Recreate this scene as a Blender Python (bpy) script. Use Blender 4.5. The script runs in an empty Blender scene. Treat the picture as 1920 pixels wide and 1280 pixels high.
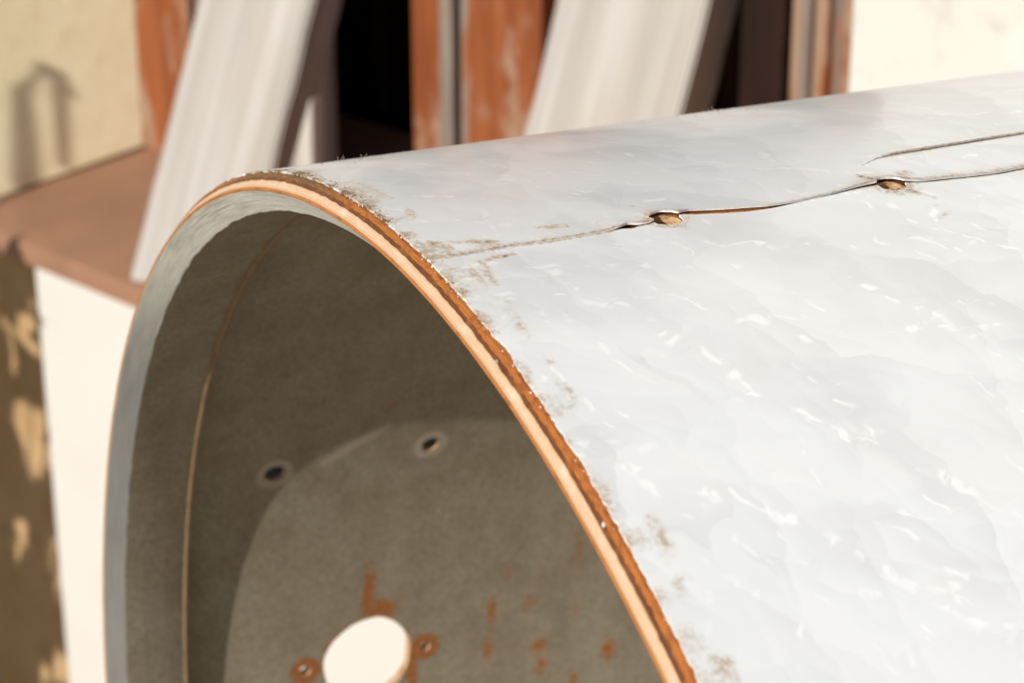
import bpy, bmesh, math, random
import numpy as np
from mathutils import Matrix, Vector, noise
from mathutils.geometry import delaunay_2d_cdt
rad = math.radians
random.seed(7); RNG = np.random.default_rng(7)
scene = bpy.context.scene
COL = scene.collection

# ------------------------------------------------------------------ camera
CAM = Vector((0.431723, -0.167257, 0.439994))
M = Matrix(((0.413835, -0.341375, 0.843922), (0.910352, 0.154826, -0.383782), (0.000353, 0.927088, 0.374843)))
cd = bpy.data.cameras.new('camera'); cam = bpy.data.objects.new('camera', cd); COL.objects.link(cam)
cam.matrix_world = Matrix.Translation(CAM) @ M.to_4x4()
cd.sensor_width = 36; cd.sensor_fit = 'HORIZONTAL'; cd.lens = 81.07
cd.clip_start = 0.01; cd.clip_end = 400
cd.dof.use_dof = True; cd.dof.focus_distance = 0.497; cd.dof.aperture_fstop = 25; cd.dof.aperture_blades = 9
scene.camera = cam

# ------------------------------------------------------------------ sky and sun
FWH = Vector((-0.910293, 0.413965, 0)); RT = Vector((0.413965, 0.910293, 0))
def azv(a): return FWH*math.cos(rad(a)) + RT*math.sin(rad(a))
SUN_EL = 27.5; SUN_H = azv(-136.5)
SUN = SUN_H*math.cos(rad(SUN_EL)) + Vector((0, 0, math.sin(rad(SUN_EL))))
w = bpy.data.worlds.new('World'); scene.world = w; w.use_nodes = True
nt = w.node_tree; sk = nt.nodes.new('ShaderNodeTexSky'); sk.sky_type = 'NISHITA'; sk.sun_disc = False
sk.sun_elevation = rad(SUN_EL); sk.sun_rotation = math.atan2(SUN_H.x, SUN_H.y)
bg = nt.nodes['Background']; nt.links.new(sk.outputs[0], bg.inputs[0]); bg.inputs[1].default_value = 0.065
sl = bpy.data.lights.new('sun', 'SUN'); sl.energy = 4.3; sl.angle = rad(0.7); sl.color = (1, .955, .885)
so = bpy.data.objects.new('sun', sl); COL.objects.link(so); so.rotation_euler = SUN.to_track_quat('Z', 'Y').to_euler()
scene.view_settings.view_transform = 'Standard'; scene.view_settings.look = 'None'
scene.view_settings.exposure = 0.0; scene.view_settings.gamma = 1

# ------------------------------------------------------------------ node helpers
class NT:
    def __init__(s, name):
        s.m = bpy.data.materials.new(name); s.m.use_nodes = True; s.t = s.m.node_tree
        s.b = s.t.nodes['Principled BSDF']; s.out = s.t.nodes['Material Output']
    def n(s, typ, props=None, **ins):
        k = s.t.nodes.new(typ)
        for a, v in (props or {}).items(): setattr(k, a, v)
        for a, v in ins.items():
            key = int(a[1:]) if a[0] == '_' and a[1:].isdigit() else a.replace('_', ' ')
            s.put(k.inputs[key], v)
        return k
    def put(s, sock, v):
        if isinstance(v, bpy.types.NodeSocket): s.t.links.new(v, sock)
        elif isinstance(v, bpy.types.Node): s.t.links.new(v.outputs[0], sock)
        else: sock.default_value = v
    def uv(s, sx=1, sy=1, sz=1, src='uv'):
        if src == 'uv': o = s.n('ShaderNodeUVMap', {'uv_map': 'uv'}).outputs[0]
        else: o = s.n('ShaderNodeTexCoord').outputs['Object']
        return s.n('ShaderNodeMapping', None, Vector=o, Scale=(sx, sy, sz)).outputs[0]
    def turn(s, vec, rot, sx, sy):
        r = s.n('ShaderNodeMapping', None, Vector=vec, Rotation=(0, 0, rad(rot))).outputs[0]
        return s.n('ShaderNodeMapping', None, Vector=r, Scale=(sx, sy, 1)).outputs[0]
    def noise(s, vec, scale, detail=3, rough=.55, dist=0.0):
        return s.n('ShaderNodeTexNoise', None, Vector=vec, Scale=scale, Detail=detail, Roughness=rough, Distortion=dist)
    def math(s, op, a, b=0.0, c=None, clamp=False):
        k = s.n('ShaderNodeMath', {'operation': op, 'use_clamp': clamp}, _0=a, _1=b)
        if c is not None: s.put(k.inputs[2], c)
        return k.outputs[0]
    def rng(s, v, a, b, c=0.0, d=1.0, smooth=True):
        return s.n('ShaderNodeMapRange', {'interpolation_type': 'SMOOTHSTEP' if smooth else 'LINEAR'}, _0=v, _1=a, _2=b, _3=c, _4=d).outputs[0]
    def mix(s, f, a, b, mode='MIX'):
        k = s.t.nodes.new('ShaderNodeMix'); k.data_type = 'RGBA'; k.blend_type = mode
        s.put(k.inputs[0], f)
        for i, v in ((6, a), (7, b)):
            s.put(k.inputs[i], (*v, 1) if isinstance(v, tuple) and len(v) == 3 else v)
        return k.outputs[2]
    def attr(s, name): return s.n('ShaderNodeAttribute', {'attribute_name': name}).outputs['Fac']
    def ramp(s, f, stops):
        k = s.n('ShaderNodeValToRGB', None, _0=f); e = k.color_ramp.elements
        while len(e) < len(stops): e.new(.5)
        for q, (p, c) in zip(e, stops): q.position = p; q.color = (*c, 1)
        return k.outputs[0]
    def bump(s, h, strength=.3, dist=.001, normal=None):
        k = s.n('ShaderNodeBump', None, Height=h, Strength=strength, Distance=dist)
        if normal is not None: s.put(k.inputs['Normal'], normal)
        return k.outputs[0]
    def set(s, **kw):
        for a, v in kw.items():
            if isinstance(v, tuple) and len(v) == 3: v = (*v, 1)
            s.put(s.b.inputs[a.replace('_', ' ')], v)
        return s.m

# ------------------------------------------------------------------ materials
def mat_pearl():
    s = NT('white_pearl_plastic'); p = s.uv(1000, 1000, 1000)
    wn = s.noise(p, .035, 2)
    wv = s.n('ShaderNodeVectorMath', {'operation': 'MULTIPLY_ADD'}, _0=wn.outputs['Color'], _1=(30, 30, 0), _2=p).outputs[0]
    wv2 = s.n('ShaderNodeVectorMath', {'operation': 'MULTIPLY_ADD'}, _0=wn.outputs['Color'], _1=(14, 14, 0), _2=p).outputs[0]
    st = s.turn(wv, 38, 1, .42)
    vor = s.n('ShaderNodeTexVoronoi', {'feature': 'SMOOTH_F1'}, Vector=st, Scale=.075, Smoothness=.35)
    cell = s.n('ShaderNodeSeparateColor', None, _0=vor.outputs['Color'])
    n2 = s.noise(st, .07, 4, .6)
    tone = s.math('ADD', s.math('MULTIPLY', cell.outputs[0], .55), s.math('MULTIPLY', n2.outputs[0], .6))
    base = s.ramp(tone, [(.24, (.735, .75, .76)), (.40, (.765, .785, .795)), (.58, (.79, .815, .825)), (.85, (.80, .815, .82))])
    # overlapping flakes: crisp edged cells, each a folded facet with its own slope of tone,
    # some of them with a thin straight glint painted into the colour along the fold
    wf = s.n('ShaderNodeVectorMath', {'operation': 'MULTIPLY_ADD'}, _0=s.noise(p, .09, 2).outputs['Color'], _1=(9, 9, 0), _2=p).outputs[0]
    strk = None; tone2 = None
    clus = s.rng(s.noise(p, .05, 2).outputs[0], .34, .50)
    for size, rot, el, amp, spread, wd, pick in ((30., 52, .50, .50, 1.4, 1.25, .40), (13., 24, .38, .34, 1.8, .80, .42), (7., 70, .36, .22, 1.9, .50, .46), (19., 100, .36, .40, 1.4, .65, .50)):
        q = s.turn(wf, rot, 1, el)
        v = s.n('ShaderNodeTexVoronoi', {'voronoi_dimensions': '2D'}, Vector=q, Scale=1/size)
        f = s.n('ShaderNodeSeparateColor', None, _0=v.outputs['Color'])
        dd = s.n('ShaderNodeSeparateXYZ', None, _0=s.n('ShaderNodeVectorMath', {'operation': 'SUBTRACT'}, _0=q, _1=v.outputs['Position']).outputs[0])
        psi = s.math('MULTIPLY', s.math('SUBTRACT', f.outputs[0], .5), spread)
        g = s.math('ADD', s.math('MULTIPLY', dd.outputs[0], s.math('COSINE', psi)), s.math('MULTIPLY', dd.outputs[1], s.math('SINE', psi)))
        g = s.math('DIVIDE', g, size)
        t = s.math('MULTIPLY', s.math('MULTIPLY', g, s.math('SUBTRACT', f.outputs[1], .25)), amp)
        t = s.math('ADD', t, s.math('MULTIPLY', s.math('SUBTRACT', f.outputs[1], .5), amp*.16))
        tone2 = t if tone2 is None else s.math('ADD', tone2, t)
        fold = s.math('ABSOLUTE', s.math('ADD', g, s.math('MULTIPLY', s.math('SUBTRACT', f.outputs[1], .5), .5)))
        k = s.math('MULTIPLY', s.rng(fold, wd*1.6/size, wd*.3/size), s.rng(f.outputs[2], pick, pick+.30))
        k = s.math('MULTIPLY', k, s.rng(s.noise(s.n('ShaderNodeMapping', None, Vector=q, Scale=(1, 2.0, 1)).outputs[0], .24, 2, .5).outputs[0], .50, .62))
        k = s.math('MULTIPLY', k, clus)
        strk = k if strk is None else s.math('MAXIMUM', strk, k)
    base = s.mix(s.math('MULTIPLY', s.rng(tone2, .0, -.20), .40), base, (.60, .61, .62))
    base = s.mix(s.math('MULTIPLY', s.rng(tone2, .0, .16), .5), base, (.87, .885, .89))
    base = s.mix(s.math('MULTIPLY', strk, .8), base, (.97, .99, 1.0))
    # dirt, brown stains and the crack's painted shade, placed by a painted mesh attribute and broken up by grain
    d = s.attr('dirt_shade'); g = s.noise(p, .8, 4, .6); g2 = s.noise(p, .25, 3, .6)
    dm = s.math('MULTIPLY', d, s.math('ADD', .5, s.math('MULTIPLY', s.rng(g.outputs[0], .36, .66), .75)))
    dm = s.math('MULTIPLY', dm, s.rng(g2.outputs[0], .25, .55, .6, 1.0), clamp=True)
    faint = s.rng(s.noise(p, .03, 3, .6).outputs[0], .55, .75, 0, .10)
    base = s.mix(faint, base, (.58, .50, .41))
    base = s.mix(s.rng(dm, .03, .50, 0, .75), base, (.44, .31, .18))
    base = s.mix(s.rng(dm, .48, 1.0), base, (.15, .075, .028))
    hb = s.math('ADD', s.math('MULTIPLY', s.noise(st, .05, 2).outputs[0], .8), s.math('MULTIPLY', strk, .2))
    scr = s.noise(s.uv(4000, 400, 1), 1.0, 2)
    nb = s.bump(s.noise(p, .9, 3).outputs[0], .03, .0003)
    nb2 = s.bump(scr.outputs[0], .02, .0003, nb)
    s.set(Base_Color=base, Roughness=s.math('ADD', .34, s.math('MULTIPLY', dm, .4)), Specular_IOR_Level=.35, Normal=nb2,
          Coat_Weight=s.math('SUBTRACT', .38, s.math('MULTIPLY', dm, .8), clamp=True), Coat_Roughness=.10, Coat_IOR=1.46, Coat_Normal=nb2)
    # buried pearl flakes: a metallic layer whose normals wander with the swirls
    fl = s.n('ShaderNodeBsdfPrincipled', None, Base_Color=(.90, .93, .97, 1), Metallic=1.0, Roughness=.30,
             Normal=s.bump(hb, .06, .002))
    mx = s.n('ShaderNodeMixShader', None, _0=s.math('MULTIPLY', s.math('SUBTRACT', 1.0, dm, clamp=True), s.math('ADD', .05, s.math('MULTIPLY', strk, .12))), _1=s.b.outputs[0], _2=fl.outputs[0])
    s.put(s.out.inputs[0], mx.outputs[0])
    return s.m

def mat_ply(name, c1, c2, c3=None, along=30.0, stain=None, rough=.6):
    """end-cut wood: fine fibres running round the hoop, blotches, optional dark stain"""
    s = NT(name); p = s.uv(1000, 1000, 1000)
    fib = s.noise(s.uv(120, 5500, 1), 1.0, 4, .6); blot = s.noise(p, .12, 4, .6); fine = s.noise(p, 3.0, 2)
    col = s.mix(s.rng(fib.outputs[0], .35, .65), c1, c2)
    if c3: col = s.mix(s.rng(blot.outputs[0], .5, .68), col, c3)
    if stain:
        sn = s.noise(s.uv(350, 1400, 1), 1.0, 5, .7)
        col = s.mix(s.rng(sn.outputs[0], .50, .64), col, stain)
    col = s.mix(s.rng(fine.outputs[0], .4, .7, 0, .25), col, tuple(q*.6 for q in c1))
    if name.startswith('cream'):
        vv = s.n('ShaderNodeSeparateXYZ', None, _0=s.n('ShaderNodeUVMap', {'uv_map': 'uv'}).outputs[0]).outputs[1]
        vv = s.math('ADD', vv, s.math('MULTIPLY', s.math('SUBTRACT', blot.outputs[0], .5), .0008))
        col = s.mix(s.math('MULTIPLY', s.math('SUBTRACT', 1.0, s.math('MULTIPLY', s.rng(vv, .0, .00055), s.rng(vv, .0020, .0013))), .6), col, (.58, .32, .13))
    if name.startswith('orange'):
        ux = s.n('ShaderNodeSeparateXYZ', None, _0=s.n('ShaderNodeUVMap', {'uv_map': 'uv'}).outputs[0]).outputs[0]
        dz = s.math('MULTIPLY', s.rng(ux, -.012, -.045), s.rng(ux, -.125, -.09))
        col = s.mix(s.math('MULTIPLY', dz, s.rng(s.noise(s.uv(300, 1200, 1), 1.0, 4, .65).outputs[0], .30, .55)), col, (.15, .085, .04))
    if name.startswith('glue_stained'): col = s.mix(s.attr('stain'), col, (.035, .014, .007))  # stained wood; along the crack this darkening is painted shadow
    h = s.math('ADD', fib.outputs[0], s.math('MULTIPLY', fine.outputs[0], .6))
    return s.set(Base_Color=col, Roughness=rough, Specular_IOR_Level=.25, Normal=s.bump(h, .5, .0005))

def mat_bevel():
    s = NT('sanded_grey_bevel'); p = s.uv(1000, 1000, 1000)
    lines = s.noise(s.uv(45, 2600, 1), 1.0, 4, .7); worn = s.noise(s.uv(12, 60, 1), 1.0, 3); sp = s.noise(p, 1.6, 3, .7)
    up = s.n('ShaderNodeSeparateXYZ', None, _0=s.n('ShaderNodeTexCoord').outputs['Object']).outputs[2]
    c = s.mix(s.rng(lines.outputs[0], .38, .62), (.42, .41, .37), (.80, .77, .68))
    c = s.mix(s.math('MULTIPLY', s.rng(worn.outputs[0], .45, .62), .5), c, (.82, .79, .70))
    c = s.mix(s.rng(sp.outputs[0], .56, .74, 0, .6), c, (.20, .20, .18))
    c = s.mix(s.rng(up, .265, .15, 0, .85), c, (.15, .15, .135))  # shade put into the colour: darker from the top down the ring
    return s.set(Base_Color=c, Roughness=.7, Specular_IOR_Level=.25, Normal=s.bump(lines.outputs[0], .8, .0006))

def mat_interior():
    s = NT('grey_flecked_paint'); p = s.uv(1000, 1000, 1000)
    a = s.noise(p, .55, 4, .7); b = s.noise(p, .05, 4, .6); v = s.n('ShaderNodeTexVoronoi', None, Vector=p, Scale=.6)
    weave = s.noise(s.uv(250, 2600, 1), 1.0, 3)
    c = s.mix(s.rng(a.outputs[0], .3, .7), (.235, .202, .146), (.36, .318, .24))
    c = s.mix(s.rng(b.outputs[0], .35, .65, 0, .45), c, (.20, .155, .10))
    m3 = s.noise(p, .22, 4, .65); c = s.mix(s.rng(m3.outputs[0], .45, .68, 0, .22), c, (.13, .105, .07))
    c = s.mix(s.rng(v.outputs['Distance'], .22, .08, 0, .35), c, (.36, .32, .25))
    c = s.mix(s.rng(weave.outputs[0], .45, .7, 0, .3), c, (.12, .10, .07))
    sk = s.noise(s.uv(8, 70, 1), 1.0, 4, .6); c = s.mix(s.rng(sk.outputs[0], .5, .72, 0, .35), c, (.33, .29, .22))
    st = s.attr('stain'); g = s.noise(s.uv(900, 350, 1), 1.0, 4, .65)
    m = s.rng(s.math('ADD', st, s.math('MULTIPLY', s.math('SUBTRACT', g.outputs[0], .5), 3.2)), .45, .85)
    m = s.math('MULTIPLY', m, s.rng(st, .03, .2))
    wood = s.mix(s.rng(a.outputs[0], .3, .7), (.22, .085, .03), (.40, .16, .052))
    c = s.mix(m, c, wood)
    c = s.mix(s.math('MULTIPLY', s.attr('dust'), .55, clamp=True), c, (.52, .46, .38))
    return s.set(Base_Color=c, Roughness=.75, Specular_IOR_Level=.2, Normal=s.bump(a.outputs[0], .08, .0005))

def mat_plaster(name, c1, c2, c3, amt=.5):
    s = NT(name); p = s.uv(1, 1, 1, 'obj')
    a = s.noise(p, 9, 5, .6); b = s.noise(p, 34, 5, .65); d = s.noise(p, 160, 3, .6)
    c = s.mix(s.rng(a.outputs[0], .35, .65), c1, c2)
    c = s.mix(s.rng(b.outputs[0], .52, .68, 0, amt), c, c3)
    h = s.math('ADD', s.math('MULTIPLY', b.outputs[0], 1.0), s.math('MULTIPLY', d.outputs[0], .5))
    return s.set(Base_Color=c, Roughness=.9, Specular_IOR_Level=.15, Normal=s.bump(h, .25, .004))

def mat_grain(name, c1, c2, c3=None, c3amt=(.52, .62), sx=60, sy=2.5, rough=.7, bump=.4):
    """board: streaks along v of the uv"""
    s = NT(name); p = s.uv(sx, sy, 1)
    a = s.noise(p, 1.0, 4, .6, .3); b = s.noise(s.uv(sx*4, sy*2, 1), 1.0, 3); k = s.noise(s.uv(sx*.35, sy*1.6, 1), 1.0, 4, .6)
    c = s.mix(s.rng(a.outputs[0], .35, .65), c1, c2)
    c = s.mix(s.rng(b.outputs[0], .5, .72, 0, .45), c, tuple(q*.62 for q in c1))
    if c3: c = s.mix(s.rng(k.outputs[0], *c3amt), c, c3)
    return s.set(Base_Color=c, Roughness=rough, Specular_IOR_Level=.25, Normal=s.bump(a.outputs[0], bump, .002))

def mat_plain(name, c, rough=.6, metal=0.0, var=.25, scale=40, src='obj'):
    s = NT(name); a = s.noise(s.uv(1, 1, 1, src), scale, 4, .6)
    col = s.mix(s.rng(a.outputs[0], .3, .7), tuple(q*(1-var) for q in c), tuple(min(1, q*(1+var)) for q in c))
    return s.set(Base_Color=col, Roughness=rough, Metallic=metal, Specular_IOR_Level=.3, Normal=s.bump(a.outputs[0], .15, .002))

def mat_glass():
    s = NT('window_glass')
    return s.set(Base_Color=(.95, .97, .96), Roughness=.02, IOR=1.45, Transmission_Weight=1.0)

PEARL = mat_pearl()
ORANGE_PLY = mat_ply('orange_mahogany_ply', (.39, .12, .022), (.52, .18, .038), (.30, .08, .018), stain=(.26, .085, .02))
DARK_PLY = mat_ply('dark_glue_ply', (.10, .036, .016), (.21, .075, .025), (.32, .115, .03))
CREAM_PLY = mat_ply('cream_poplar_ply', (.66, .43, .265), (.74, .53, .36), (.77, .60, .46))
TAN_PLY = mat_ply('tan_mahogany_ply', (.40, .15, .04), (.52, .22, .07), (.32, .11, .03))
PALE_PLY = mat_ply('pale_veneer_ply', (.60, .42, .24), (.72, .52, .32))
CUT_WOOD = mat_ply('cut_wood', (.50, .29, .14), (.72, .52, .34), (.32, .13, .05), stain=(.20, .08, .03))
GLUED_WOOD = mat_ply('glue_stained_wood', (.44, .16, .035), (.62, .25, .06), (.22, .09, .03), stain=(.16, .06, .02))
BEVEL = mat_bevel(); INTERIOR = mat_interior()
BEAD = mat_ply('worn_ring_arris', (.26, .18, .095), (.34, .24, .13), (.20, .145, .09))
BOLT = mat_plain('dark_blue_steel', (.03, .038, .065), .35, .8, .3, 500)
FACADE = mat_plaster('cream_render', (.645, .625, .58), (.675, .66, .615), (.53, .50, .45), .6)
REVEAL = mat_plaster('yellowed_render', (.86, .74, .47), (.90, .80, .56), (.76, .63, .38), .5)
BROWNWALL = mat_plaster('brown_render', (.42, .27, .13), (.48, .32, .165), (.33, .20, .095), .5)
SILL = mat_plain('brown_painted_sill', (.31, .165, .10), .6, 0, .13, 9)
PANEL = mat_plain('white_panel_paint', (.655, .625, .575), .55, 0, .03, 6)
PLANK = mat_grain('grey_weathered_plank', (.40, .365, .33), (.50, .47, .44), (.44, .38, .32), (.5, .66), 32, 1.3, .8)
PAINT = mat_grain('peeling_orange_paint', (.20, .055, .018), (.29, .088, .028), (.33, .21, .14), (.50, .60), 40, 3.5, .5)
GREYWOOD = mat_grain('bare_grey_wood', (.17, .13, .105), (.27, .225, .185), (.28, .11, .05), (.58, .66), 90, 4, .8)
PALEWOOD = mat_grain('flaking_white_wood', (.42, .37, .33), (.55, .50, .45), (.40, .22, .12), (.6, .7), 60, 4, .8)
REDWOOD = mat_grain('dark_red_wood', (.20, .06, .025), (.30, .10, .04), (.28, .20, .16), (.58, .68), 60, 4, .6)
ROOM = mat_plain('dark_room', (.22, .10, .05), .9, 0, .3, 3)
GAP_DARK = mat_grain('gap_shade_brown', (.018, .007, .004), (.036, .013, .007), None, (.5, .6), 40, 3, .8)
TABLE = mat_grain('bench_wood', (.34, .24, .15), (.46, .34, .22), None, (.5, .6), 30, 2, .6)
GROUND = mat_plain('pale_paving', (.34, .31, .27), .9, 0, .2, 7)
LEAF = mat_plain('olive_leaf', (.085, .07, .03), .5, 0, .3, 20)
BARK = mat_plain('brown_bark', (.14, .10, .07), .9, 0, .3, 30)
CLAY = mat_plain('clay_pot', (.40, .18, .10), .8, 0, .15, 12)
DIRT = mat_plain('brown_dirt_crumb', (.20, .13, .07), .95, 0, .5, 900)
CHIP = mat_plain('white_plastic_chip', (.80, .79, .76), .4, 0, .1, 900)
LINT = mat_plain('grey_lint', (.35, .31, .26), .9, 0, .2, 900)
GLASS = mat_glass()

# ------------------------------------------------------------------ object helpers
def link(name, me, mats=(), parent=None, off=None, smooth=True):
    o = bpy.data.objects.new(name, me); COL.objects.link(o)
    for m in mats: me.materials.append(m)
    if smooth: me.polygons.foreach_set('use_smooth', [True]*len(me.polygons))
    if parent: o.parent = parent; o.location = -parent.location
    return o
def mesh(name, V, F, uvf=None, fmat=None, attrs=None):
    """V (n,3); F list/array of faces; uvf per-vertex (n,2)"""
    me = bpy.data.meshes.new(name)
    me.from_pydata([tuple(map(float, v)) for v in V], [], [tuple(int(i) for i in f) for f in F])
    if uvf is not None:
        li = np.empty(len(me.loops), np.int32); me.loops.foreach_get('vertex_index', li)
        me.uv_layers.new(name='uv').data.foreach_set('uv', np.asarray(uvf, np.float32)[li].ravel())
    if fmat is not None: me.polygons.foreach_set('material_index', np.asarray(fmat, np.int32))
    for k, a in (attrs or {}).items():
        me.attributes.new(k, 'FLOAT', 'POINT').data.foreach_set('value', np.asarray(a, np.float32))
    me.update(); return me
def thing(name, label, cat, loc=(0, 0, 0), group=None):
    o = bpy.data.objects.new(name, None); COL.objects.link(o); o.location = loc; o.empty_display_size = .05
    o['label'] = label; o['category'] = cat
    if group: o['group'] = group
    return o
def tag(o, label, cat, group=None, kind=None):
    o['label'] = label
    if cat: o['category'] = cat
    if group: o['group'] = group
    if kind: o['kind'] = kind
    return o

# ------------------------------------------------------------------ the drum
R = 280.0; MM = .001
KD = R*math.pi/180          # mm of arc per degree
def fbm(x, y, sc, oct=3, seed=0.0):
    v = 0; a = .5
    for k in range(oct):
        v += a*noise.noise((x*sc, y*sc, seed)); sc *= 2.1; a *= .5
    return v
def cyl(u, y, r):
    th = np.asarray(u)/R
    return np.stack([r*np.sin(th)*MM, np.asarray(y)*MM+0*th, r*np.cos(th)*MM], 1)

def cdt(fixed_loops, fixed_lines, pts):
    V = []; Eg = []
    for L, closed in [(l, True) for l in fixed_loops]+[(l, False) for l in fixed_lines]:
        b = len(V); V += [tuple(q) for q in L]; n = len(L)
        Eg += [(b+i, b+i+1) for i in range(n-1)]
        if closed: Eg.append((b+n-1, b))
    V += [tuple(q) for q in pts]
    v, e, f, _, _, _ = delaunay_2d_cdt([Vector(q) for q in V], Eg, [], 0, 1e-4)
    P = np.array([(a.x, a.y) for a in v]); T = np.array([t for t in f if len(t) == 3])
    a, b, c = P[T[:, 0]], P[T[:, 1]], P[T[:, 2]]
    ar = (b[:, 0]-a[:, 0])*(c[:, 1]-a[:, 1])-(b[:, 1]-a[:, 1])*(c[:, 0]-a[:, 0])
    T[ar < 0] = T[ar < 0][:, ::-1]; T = T[np.abs(ar) > 1e-7]
    return P, T
def circle(u, y, r, n=40, jit=0.0, seed=0):
    t = np.arange(n)*2*math.pi/n
    rr = r+jit*np.array([noise.noise((math.cos(a)*2.2, math.sin(a)*2.2, seed+.3)) for a in t])
    return np.stack([u+rr*np.cos(t), y+rr*np.sin(t)], 1)
def in_poly(P, L):
    x, y = P[:, 0], P[:, 1]; ins = np.zeros(len(P), bool); n = len(L); j = n-1
    for i in range(n):
        xi, yi = L[i]; xj, yj = L[j]
        c = ((yi > y) != (yj > y)) & (x < (xj-xi)*(y-yi)/(yj-yi+1e-12)+xi); ins ^= c; j = i
    return ins
def seg_dist(P, L):
    d = np.full(len(P), 1e9)
    for a, b in zip(L[:-1], L[1:]):
        a = np.asarray(a); ab = np.asarray(b)-a; t = np.clip(((P-a)@ab)/(ab@ab+1e-12), 0, 1)
        d = np.minimum(d, np.hypot(*(P-(a+t[:, None]*ab)).T))
    return d
def sheet(name, P, T, ro, ri, mats, attrs=None):
    """a curved sheet of real thickness from a flat (arc mm, axial mm) triangulation"""
    used = np.unique(T); mp = np.full(len(P), -1); mp[used] = np.arange(len(used)); T = mp[T]; P = P[used]
    ro = (ro[used] if np.ndim(ro) else np.full(len(P), float(ro))); ri = (ri[used] if np.ndim(ri) else np.full(len(P), float(ri)))
    n = len(P); V = [cyl(P[:, 0], P[:, 1], ro), cyl(P[:, 0], P[:, 1], ri)]
    F = T.tolist()+(T[:, ::-1]+n).tolist(); fm = [0]*len(T)+[1]*len(T)
    uv = [P*MM, P*MM]
    ed = {}
    for t in T:
        for a, b in ((t[0], t[1]), (t[1], t[2]), (t[2], t[0])):
            ed[(a, b)] = 1
    B = np.array([e for e in ed if (e[1], e[0]) not in ed])
    B = B[~((np.abs(P[B[:, 0], 0]) > R*math.pi-.5) & (np.abs(P[B[:, 1], 0]) > R*math.pi-.5))]
    ids = np.unique(B); m2 = np.full(n, -1); m2[ids] = np.arange(len(ids)); k = len(ids)
    V += [V[0][ids], V[1][ids]]; uv += [np.stack([P[ids].sum(1), ro[ids]], 1)*MM, np.stack([P[ids].sum(1), ri[ids]], 1)*MM]
    F += [(2*n+m2[b], 2*n+m2[a], 2*n+k+m2[a], 2*n+k+m2[b]) for a, b in B]; fm += [2]*len(B)
    idx = np.concatenate([used, used, used[ids], used[ids]])
    at = {q: v[idx] for q, v in (attrs or {}).items()}
    return mesh(name, np.concatenate(V), F, np.concatenate(uv), fm, at)
def grid_pts(regions, keep=.0, avoid=()):
    out = []
    for (u0, u1, y0, y1, st) in regions:
        gx = np.arange(u0, u1, st); gy = np.arange(y0, y1, st)
        X, Y = np.meshgrid(gx, gy); X = X+(np.arange(len(gy)) % 2)[:, None]*st*.5
        p = np.stack([X.ravel(), Y.ravel()], 1)+RNG.normal(0, st*.06, (X.size, 2))
        out.append((p, (u0, u1, y0, y1), st))
    res = []
    for i, (p, _, st) in enumerate(out):
        ok = np.ones(len(p), bool)
        for _, (u0, u1, y0, y1), s2 in out[:i]:
            ok &= ~((p[:, 0] > u0-s2*.6) & (p[:, 0] < u1+s2*.6) & (p[:, 1] > y0-s2*.6) & (p[:, 1] < y1+s2*.6))
        p = p[ok]
        for L, gap in avoid: p = p[seg_dist(p, L) > gap]
        res.append(p)
    return np.concatenate(res)
def resample(L, st):
    L = np.asarray(L, float); s = np.r_[0, np.cumsum(np.hypot(*np.diff(L, axis=0).T))]
    n = max(2, int(s[-1]/st)); q = np.linspace(0, s[-1], n)
    return np.stack([np.interp(q, s, L[:, 0]), np.interp(q, s, L[:, 1])], 1)

drum = thing('drum_shell', 'bare wooden drum shell in worn white pearl wrap, lying on its side without heads', 'drum', (0, 0, -.28))
DEPTH = 372.0; UE = R*math.pi
# holes: (arc mm, axial mm, radius)
H_TOP = [(4.10*KD, 56.1, 3.65), (4.10*KD, 113.0, 3.45)]
H_BOLT = [(-68.64*KD, 55.9, 3.5), (-68.60*KD, 113.9, 3.1)]
VENT = (-88.2*KD, 95.2, 17.3); SCREW = [(-88.06*KD, 70.5, 2.2), (-88.2*KD, 118.3, 2.0)]
SEAM = np.array([(4.40, -3), (4.40, 1.1), (4.56, 6.8), (4.49, 12.3), (4.43, 18.6), (4.50, 23.8), (4.55, 30), (4.52, 35.9), (4.47, 41), (4.38, 45.5),
  (4.41, 47.6), (4.40, 51.3), (3.95, 59.5), (3.82, 60.9), (3.87, 62.5), (3.98, 65.6), (4.14, 68.6), (4.30, 72.5), (4.38, 74.8), (4.50, 80.7), (4.42, 88.1),
  (4.25, 96.6), (4.06, 102.6), (3.92, 107.6), (3.94, 109.8), (4.08, 117.2), (4.31, 121.1), (4.39, 127), (4.53, 133.6), (4.61, 140.4), (4.5, 147.6), (4.4, 170), (4.5, 200), (4.3, 260), (4.4, 330), (4.4, DEPTH+3)])
seam_c = np.stack([SEAM[:, 0]*KD, SEAM[:, 1]], 1); seam_c = resample(seam_c, .8)
GY = [-5, 30, 44, 45.5, 47, 48.5, 52, 60, 63, 75, 82, 90, 108, 112, 116, 125, 160, 400]
GU = [.012, .015, .02, .12, .26, .03, .03, .05, .30, .32, .20, .08, .08, .10, .08, .15, .13, .05]     # half gap in degrees, upper side
yy = seam_c[:, 1]; jit = np.array([fbm(q, 0, .9, 3, 5.) for q in yy])*.10; jit2 = np.array([fbm(q, 9, .9, 3, 8.) for q in yy])*.08
seam_up = np.stack([seam_c[:, 0]-np.interp(yy, GY, GU)*KD+jit*np.interp(yy, [40, 60], [.4, 1.]), yy], 1)
seam_dn = np.stack([seam_c[:, 0]+np.interp(yy, GY, GU)*KD*.8+.02+jit2*np.interp(yy, [40, 60], [.3, .8]), yy], 1)
seam_dn[:, 0] = np.maximum(seam_dn[:, 0], seam_up[:, 0]+.05)
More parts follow.
